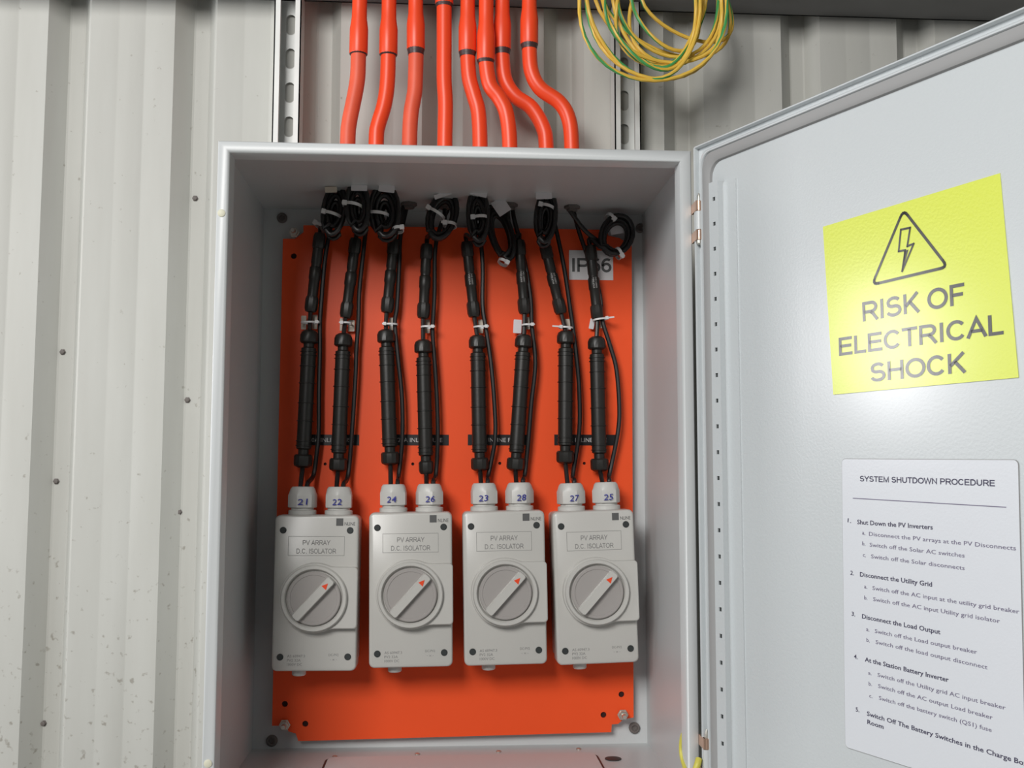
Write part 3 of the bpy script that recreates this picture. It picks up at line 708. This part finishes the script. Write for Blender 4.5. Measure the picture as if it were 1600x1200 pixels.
def under_roof(py, y, gap=0.010):
    # depth at which something seen at this height in the photo still hangs below the enclosure roof
    return min(y, FPX*(-CAM.z-0.003)/(735-py)+CAM.y-gap)
coils = [(cx, cy, a, b, tl, tn, under_roof(cy-b, yy, 0.018)) for cx, cy, a, b, tl, tn, yy in coils]
coil_lab = ['black coiled cable rising from connector 21, leftmost bundle', 'black coiled cable bundle above connector 22, second from left', 'black coiled cable bundle above connector 24, third from left',
            'black oval cable coil above connector 26', 'black upright cable bundle above connector 23', 'black slanting cable loop hanging left of connector 28',
            'black cable bundle doubled above connector 27', 'black round cable coil right of connector 25 with open centre']
ent_px = [527, 577, 637, 702, 741, 800, 858, 895]
for k, nm_ in enumerate(order):
    cx, cy, a, b, tl, tn, yy = coils[k]
    g = gl_pos[nm_]
    fb = at(*F[k][1], YF); ft = at(*F[k][0], YF); cb_ = at(*C[k][1], YF+0.001); ct_ = at(*C[k][0], YF+0.001)
    t = thing('solar_cable', coil_lab[k], 'cable', g, 'black feed cables with coiled slack')
    MB().tube(smooth([g+Vector((-0.004, 0, -0.004)), (g+fb)/2+Vector((-0.002, 0, 0)), fb+(ft-fb).normalized()*0.004], 5), RCAB, 8).build('lower_lead', 'cable', t, world=True)
    MB().tube(smooth([ft-(ft-fb).normalized()*0.004, (ft+cb_)/2, cb_+(ct_-cb_).normalized()*0.004], 5), RCAB, 8).build('middle_lead', 'cable', t, world=True)
    cp = coil_pts(cx, cy, a, b, tl, tn, yy, start=-PI/2-0.5, sp=0.0036, fill=(k in (0, 1, 2, 4, 6)))
    d = (ct_-cb_).normalized()
    ent = at(ent_px[k]-7, 318, D-0.052); ent.z = -0.006
    lead = smooth([ct_-d*0.004, ct_+d*0.010, ct_*0.35+cp[0]*0.65+Vector((0, -0.002, 0))], 5)
    tail = smooth([cp[-1], cp[-1]*0.4+ent*0.6+Vector((0, 0.004, -0.01)), ent], 5)
    MB().tube(lead+cp+tail[1:], RCAB, 8).build('coil', 'cable', t, world=True)

# ------------------------------------------------------------------ cable ties and tags
def tie(label, px, py, half, ang, y, depth=0.010, tailpx=10, headside=1, group='white nylon cable ties', hw=0.0013, head=0.0030):
    """strap wrapped round a bundle, centre at the pixel; half = half width in px"""
    c = at(px, py, y); s = 1/1045; w_ = half*s
    R = Matrix.Rotation(-ang, 3, 'Y'); t = thing('cable_tie', label, 'cable tie', c, group, rot=R)
    n = 20; outer = []; inner = []
    m = MB(); L0 = []; L1 = []; L2 = []; L3 = []
    for i in range(n):
        a = 2*PI*i/n; ca, sa = math.cos(a), math.sin(a)
        L0.append((w_*ca, depth*sa, -hw)); L1.append((w_*ca, depth*sa, hw)); L2.append(((w_-.0009)*ca, (depth-.0009)*sa, hw)); L3.append(((w_-.0009)*ca, (depth-.0009)*sa, -hw))
    m.loops([L0, L1, L2, L3], close=True); m.build('strap', 'tie', t)
    hx = headside*w_*0.72
    stack(MB(), [], None) if False else None
    m = MB(); stack(m, [(rrect(head*1.7, head*1.8, .0007, 2), 0.0), (rrect(head*1.6, head*1.6, .0007, 2), -0.0034)], Matrix.Translation((hx, -depth*0.72, 0)))
    m.build('tie_head', 'tie', t)
    if tailpx:
        e = hx+headside*tailpx*s
        MB().box(min(hx, e), max(hx, e), -depth*0.72-0.0020, -depth*0.72-0.0012, -hw*0.9, hw*0.9).build('tie_tail', 'tie', t)
low = [(485, 504, 15, 0.0, 1, 0.0), (541, 505, 9, 0.0, -1, 0), (610, 507, 12, 0.0, -1, 0), (668, 511, 11, 0.0, 1, 0), (751, 511, 12, 0.03, 1, 0), (824, 508, 10, 0.02, 1, 4), (884, 512, 12, -0.05, -1, 14), (938, 499, 13, 0.13, 1, 12)]
for k, (px, py, hw_, an, hs_, tl) in enumerate(low):
    tie('white cable tie between fuse holder %s and connector, %s' % (order[k], ords[k]), px, py, hw_, an, YF+0.001, tailpx=tl or 4, headside=hs_, group='white cable ties above the fuse holders')
up = [(519, 337, 16, -0.25, -1, 0, YF-0.012, 'white cable tie around the leftmost coiled bundle'),
      (551, 322, 15, -0.12, -1, 4, YF-0.020, 'white cable tie around the second coil from left, above connector 22'),
      (589, 336, 19, -0.06, -1, 8, YF-0.010, 'white cable tie around the third coil from left, above connector 24'),
      (680, 334, 17, -0.52, -1, 0, YF-0.006, 'white cable tie across the left of the oval coil above connector 26'),
      (703, 352, 11, -0.1, -1, 6, YF-0.006, 'white cable tie on the right of the oval coil above connector 26'),
      (749, 342, 15, 0.08, -1, 0, YF-0.006, 'white cable tie around the middle upright bundle above connector 23'),
      (786, 410, 9, -0.45, 1, 4, YF-0.004, 'white cable tie at the foot of the slanting loop by connector 28'),
      (853, 325, 14, -0.22, -1, 0, YF-0.004, 'white cable tie around the doubled bundle left of the IP66 label'),
      (953, 341, 9, -0.75, 1, 0, YF-0.004, 'white cable tie at the upper left of the round coil'),
      (966, 396, 10, -1.05, 1, 5, YF-0.004, 'white cable tie at the lower right of the round coil'),
      (502, 355, 12, -0.5, -1, 0, YF-0.004, 'white cable tie at the foot of the leftmost coil, by connector 21'),
      (622, 359, 9, 0.1, 1, 2, YF-0.004, 'white cable tie at the lower right of the third coil from left')]
near = [0, 1, 2, 3, 3, 4, 5, 6, 7, 7, None, 2]
up = [u[:6]+((coils[n_][6],) if n_ is not None else (u[6],))+u[7:] for u, n_ in zip(up, near)]
for px, py, hw_, an, hs_, tl, y, lb in up:
    tie(lb, px, py, hw_, an, y, depth=0.0200, tailpx=tl, headside=hs_, group='white cable ties on the coils', hw=0.0022, head=0.0040)
def ctag(label, px, py, wpx, hpx, ang, y, mt='tag', group='small cable marker tags'):
    c = at(px, py, y); s = 1/1045; T = Matrix.Translation(c) @ Matrix.Rotation(-ang, 4, 'Y')
    m = MB(); stack(m, [(rrect(wpx*s, hpx*s, .0010, 2), 0.0004), (rrect(wpx*s, hpx*s, .0010, 2), -0.0004)])
    n = len(m.v)
    # slightly curled flag
    m.v = [(x, yy+0.9*x*x*20, z) for x, yy, z in m.v]
    root = tuple(c); o = m.build('marker_tag', mt); o.matrix_world = T; WM[o.name] = T
    tag(o, label, 'tag', group)
for args in (('leftmost cream marker tag of all, left of the lead by fuse holder 21', 474.5, 504, 8, 22, 0, YF+0.011, 'tag'), ('leftmost pair of cream marker tags, the right one, by fuse holder 21', 492, 503, 8, 23, 0, YF+0.011, 'tag'),
             ('pale marker tag behind the tie above fuse holder 22', 534, 507, 6, 20, 0, YF+0.011, 'tag'), ('pale square marker tag right of the lead above fuse holder 22', 549, 509, 10, 18, 0, YF+0.011, 'tag'),
             ('cream marker tag between the cables above fuse holder 24, third from left', 612, 506, 8, 20, 0, YF+0.011, 'tag'), ('cream marker tag between the cables above fuse holder 26, fourth from left', 668, 510, 7, 22, 0, YF+0.011, 'tag'),
             ('cream marker tag between the cables above fuse holder 23, fourth from right', 751, 510, 8, 22, 0, YF+0.011, 'tag'), ('pale pinkish tag left of the tie above fuse holder 28', 808.5, 510, 13, 22, -0.05, YF+0.008, 'pale'),
             ('cream marker tag between the cables above fuse holder 28, third from right', 825, 505, 6, 20, 0, YF+0.011, 'tag'), ('cream marker tag between the cables above fuse holder 27, second from right', 887, 507, 8, 18, 0, YF+0.011, 'tag'),
             ('pale tag left of the lead above fuse holder 25', 925, 506, 8, 17, -0.2, YF+0.011, 'pale'), ('rightmost cream marker tag, right of the lead above fuse holder 25', 941, 505, 7, 16, 0, YF+0.011, 'tag'),
             ('pale tag at the top of the leftmost coiled bundle', 517, 296, 18, 9, 0.05, YF-0.034, 'tag'), ('white tag atop the second coil from left', 561, 293, 24, 9, 0.0, YF-0.038, 'pale'),
             ('white tag atop the third coil from left', 604, 294, 24, 11, -0.1, YF-0.034, 'pale'), ('white tag at the top of the oval coil above connector 26', 693, 303, 30, 7, 0.35, YF-0.018, 'pale'),
             ('white tag atop the middle upright cable bundle', 748, 302, 26, 8, -0.2, YF-0.026, 'pale'), ('white folded tag between bundles 23 and 28', 783, 322, 22, 26, 0.6, YF-0.024, 'pale'),
             ('white square tag atop the doubled bundle near the IP66 label', 850, 303, 25, 15, 0.05, YF-0.022, 'pale'), ('translucent white tag inside the round coil', 963, 356, 21, 20, 0.2, YF+0.004, 'pale')):
    if args[2] < 330: args = args[:6]+(under_roof(args[2]-args[4]/2-2, args[6], 0.036),)+args[7:]
    ctag(*args)

# ------------------------------------------------------------------ orange conduits
YK = D - 0.052
cond = [
    [(541, 300), (542, 250), (543.5, 217), (546, 190), (551, 165), (556, 140), (559, 118), (560, 88), (561, 60), (562.5, 30), (563.5, 0)],
    [(586, 300), (587, 250), (588, 218), (591, 195), (600, 165), (605, 132), (606.7, 88), (607.5, 55), (608, 0)],
    [(641, 300), (640, 250), (640, 220), (642, 179), (646, 155), (648.5, 137), (650, 88), (649, 40), (648, 0)],
    [(698, 300), (696, 250), (695, 223), (696, 165), (694, 124), (694, 70), (694, 14), (694, 0)],
    [(751, 300), (751, 250), (750, 225), (747.5, 176), (741, 151), (733, 121), (730.5, 85), (730.5, 40), (730.5, 0)],
    [(798, 300), (797.5, 250), (796.5, 227), (791.5, 179), (780.5, 154), (765, 132), (759, 96), (759.5, 40), (760, 0)],
    [(856, 300), (855, 250), (853.4, 229.6), (848, 198), (830, 168), (805, 150), (789, 124), (784.6, 82.5), (785, 40), (785.5, 0)],
    [(895, 300), (895, 250), (893.5, 231), (889, 187), (874, 160), (844, 138), (830, 110), (827, 71.5), (827, 0)]]
joint = [85, 86, 78, 7, 82, 95, 78, 70]
glue_h = [1.5, 2, 9, 5, 8, 5, 9, 8]
clab = ['orange conduit with faded brown patch, leftmost of the eight', 'orange conduit second from left', 'orange conduit with faded pink lower length, third from left',
        'straight orange conduit fourth from left, its joint at the top edge', 'orange conduit with slight bend, fifth from left', 'orange conduit sixth from left, crossing before its right neighbour',
        'orange conduit swept to the right behind its left neighbour, seventh from left', 'orange conduit with wide double bend, rightmost of the eight']
for k, pts in enumerate(cond):
    y = YK + {5: -0.006, 6: 0.013}.get(k, 0.0)
    low_ = [p for p in pts if p[1] >= joint[k]-1]; 
    ja = low_[-1]
    L_ = [at(px, py, y) for px, py in low_ if py < 240]
    b0 = L_[0].copy(); b0.z = 0.001
    # keep the lowest point standing on the enclosure roof
    L_ = [b0]+L_[0:] if L_[0].z > 0.006 else [b0]+L_[1:]
    def xat(py):
        for (xa, ya), (xb, yb) in zip(pts, pts[1:]):
            if yb <= py <= ya: return xa+(xb-xa)*(ya-py)/(ya-yb)
        return pts[-1][0]
    jp = at(xat(joint[k]), joint[k], y)
    L_ = [p for p in L_ if p.z < jp.z-0.004]+[jp, jp+Vector((0, 0, 0.008))]
    t = thing('conduit', clab[k], 'conduit', b0, 'orange conduits entering the enclosure roof')
    r0 = 0.0118
    MB().tube(smooth(L_, 6), r0, 20).build('lower_pipe', 'faded' if k in (0, 2) else 'conduit', t, world=True)
    if k == 2: t.children[0]['label'] = 'faded pinkish lower pipe'
    if k == 0: t.children[0]['label'] = 'faded lower pipe with brown scuffs'
    # belled upper pipe
    top = Vector((at(pts[-1][0], 0, y).x, y, 0.46)); zz = jp.z; ax = [jp+Vector((0, 0, 0.0))]
    dirv = (top-jp); Lt = dirv.length; dirv.normalize()
    st = [(0.0, r0+0.0019), (0.0015, r0+0.0024), (0.040, r0+0.0024), (0.058, r0), (0.075, r0-0.0004), (Lt, r0-0.0004)]
    MB().tube([jp+dirv*a for a, _ in st], [b for _, b in st], 20).build('upper_pipe', 'conduit', t, world=True)
    gh = glue_h[k]/1045
    MB().lathe([(r0+0.0004, -gh), (r0+0.0008, -gh*0.5), (r0+0.0020, -0.0002), (r0+0.0020, 0.0004)], 20, Matrix.Translation(jp)).build('glue_band', 'glue', t, world=True)
    # adaptor nut under the roof
    xe = b0.x
    MB().lathe([(0.0125, -0.0020), (0.0125, -0.006), (0.0085, -0.0065), (0.0085, -0.010), (0.006, -0.010)], 6 if k % 2 else 8, Matrix.Translation((xe, y, 0))).build('lock_nut', 'grommet', t, world=True)

# ------------------------------------------------------------------ coil of green and yellow earth wire
t = thing('earth_wire_coil', 'coil of yellow and green earth wire hanging at the top', 'wire coil', at(1020, 125, YC-0.13))
random.seed(11)
loops_ = [  # x of the left and right side at the frame's top edge, lowest point, y
    (903, 1126, 985, 128, -0.150), (918, 1137, 1060, 124, -0.146), (912, 1086, 985, 122, -0.142), (940, 1135, 1085, 126, -0.138), (948, 1078, 1000, 92, -0.134),
    (925, 1137, 1100, 104, -0.130), (960, 1090, 968, 108, -0.126), (990, 1134, 1108, 100, -0.122), (968, 1080, 1030, 58, -0.118), (950, 1130, 1062, 118, -0.114), (998, 1098, 1015, 84, -0.110), (932, 1128, 1075, 112, -0.107), (1003, 1137, 1110, 66, -0.104)]
pts = []; N = 40
def lerp(a, b, f): return tuple(x+(y-x)*f for x, y in zip(a, b))
for i in range(len(loops_)*N):
    f = i/N; k = int(f); fr = f-k; fr = fr*fr*(3-2*fr)
    q = lerp(loops_[k], loops_[min(k+1, len(loops_)-1)], fr)
    th = 2*PI*(i % N)/N + PI/2
    cx = (q[0]+q[1])/2; hw_ = (q[1]-q[0])/2; zz = math.sin(th)
    if zz < 0: x = cx+hw_*math.cos(th)+(q[2]-cx)*(-zz)**1.3; yv = -q[3]*zz
    else: x = 1018+(cx-1018)*(1-zz)+hw_*(1-0.35*zz**1.5)*math.cos(th); yv = -150*zz
    pts.append(at(x, yv, YC+q[4]+0.004*math.sin(3*th+k*1.7)))
MB().tube(pts, 0.0030, 8, stripe=1, twist=22).build('wire', ['wy', 'wg'], t, world=True)
hk = pts[0]
m = MB(); hz = at(1018, -118, YC-0.13).z
m.tube(smooth([(hk.x, YC-0.0900, hz-0.006), (hk.x, YC-0.110, hz-0.010), (hk.x, YC-0.150, hz-0.010), (hk.x, YC-0.165, hz-0.002), (hk.x, YC-0.166, hz+0.015)], 5), 0.004, 10)
tag(m.build('wire_hook', 'galv'), 'steel hook on the girt carrying the yellow wire coil', 'hook')

# ------------------------------------------------------------------ earth lead at the lower right of the enclosure
t = thing('earth_lead', 'short yellow and green wire looping out at the lower right corner', 'wire', at(1070, 1200, 0.05))
p = [at(1073, 1139, 0.06), at(1066, 1150, 0.045), at(1064, 1170, 0.03), at(1067, 1190, 0.02), at(1076, 1212, -0.008), at(1083, 1206, -0.016), at(1090, 1195, -0.016), at(1093, 1187, -0.012)]
MB().tube(smooth(p, 6), 0.0026, 8, stripe=1, twist=14).build('wire', ['cord', 'wg'], t, world=True)
MB().tube(smooth([at(1087, 1203, -0.020), at(1090, 1194, -0.019), at(1092, 1186, -0.015)], 5), 0.0042, 10).build('crimp_sleeve', 'cord', t, world=True)
lug = at(1073, 1167, 0.06)
m = MB(); m.box(W-0.006, W-0.0022, 0.052, 0.066, lug.z-0.009, lug.z+0.009); m.build('terminal_lug', 'zinc', t, world=True)
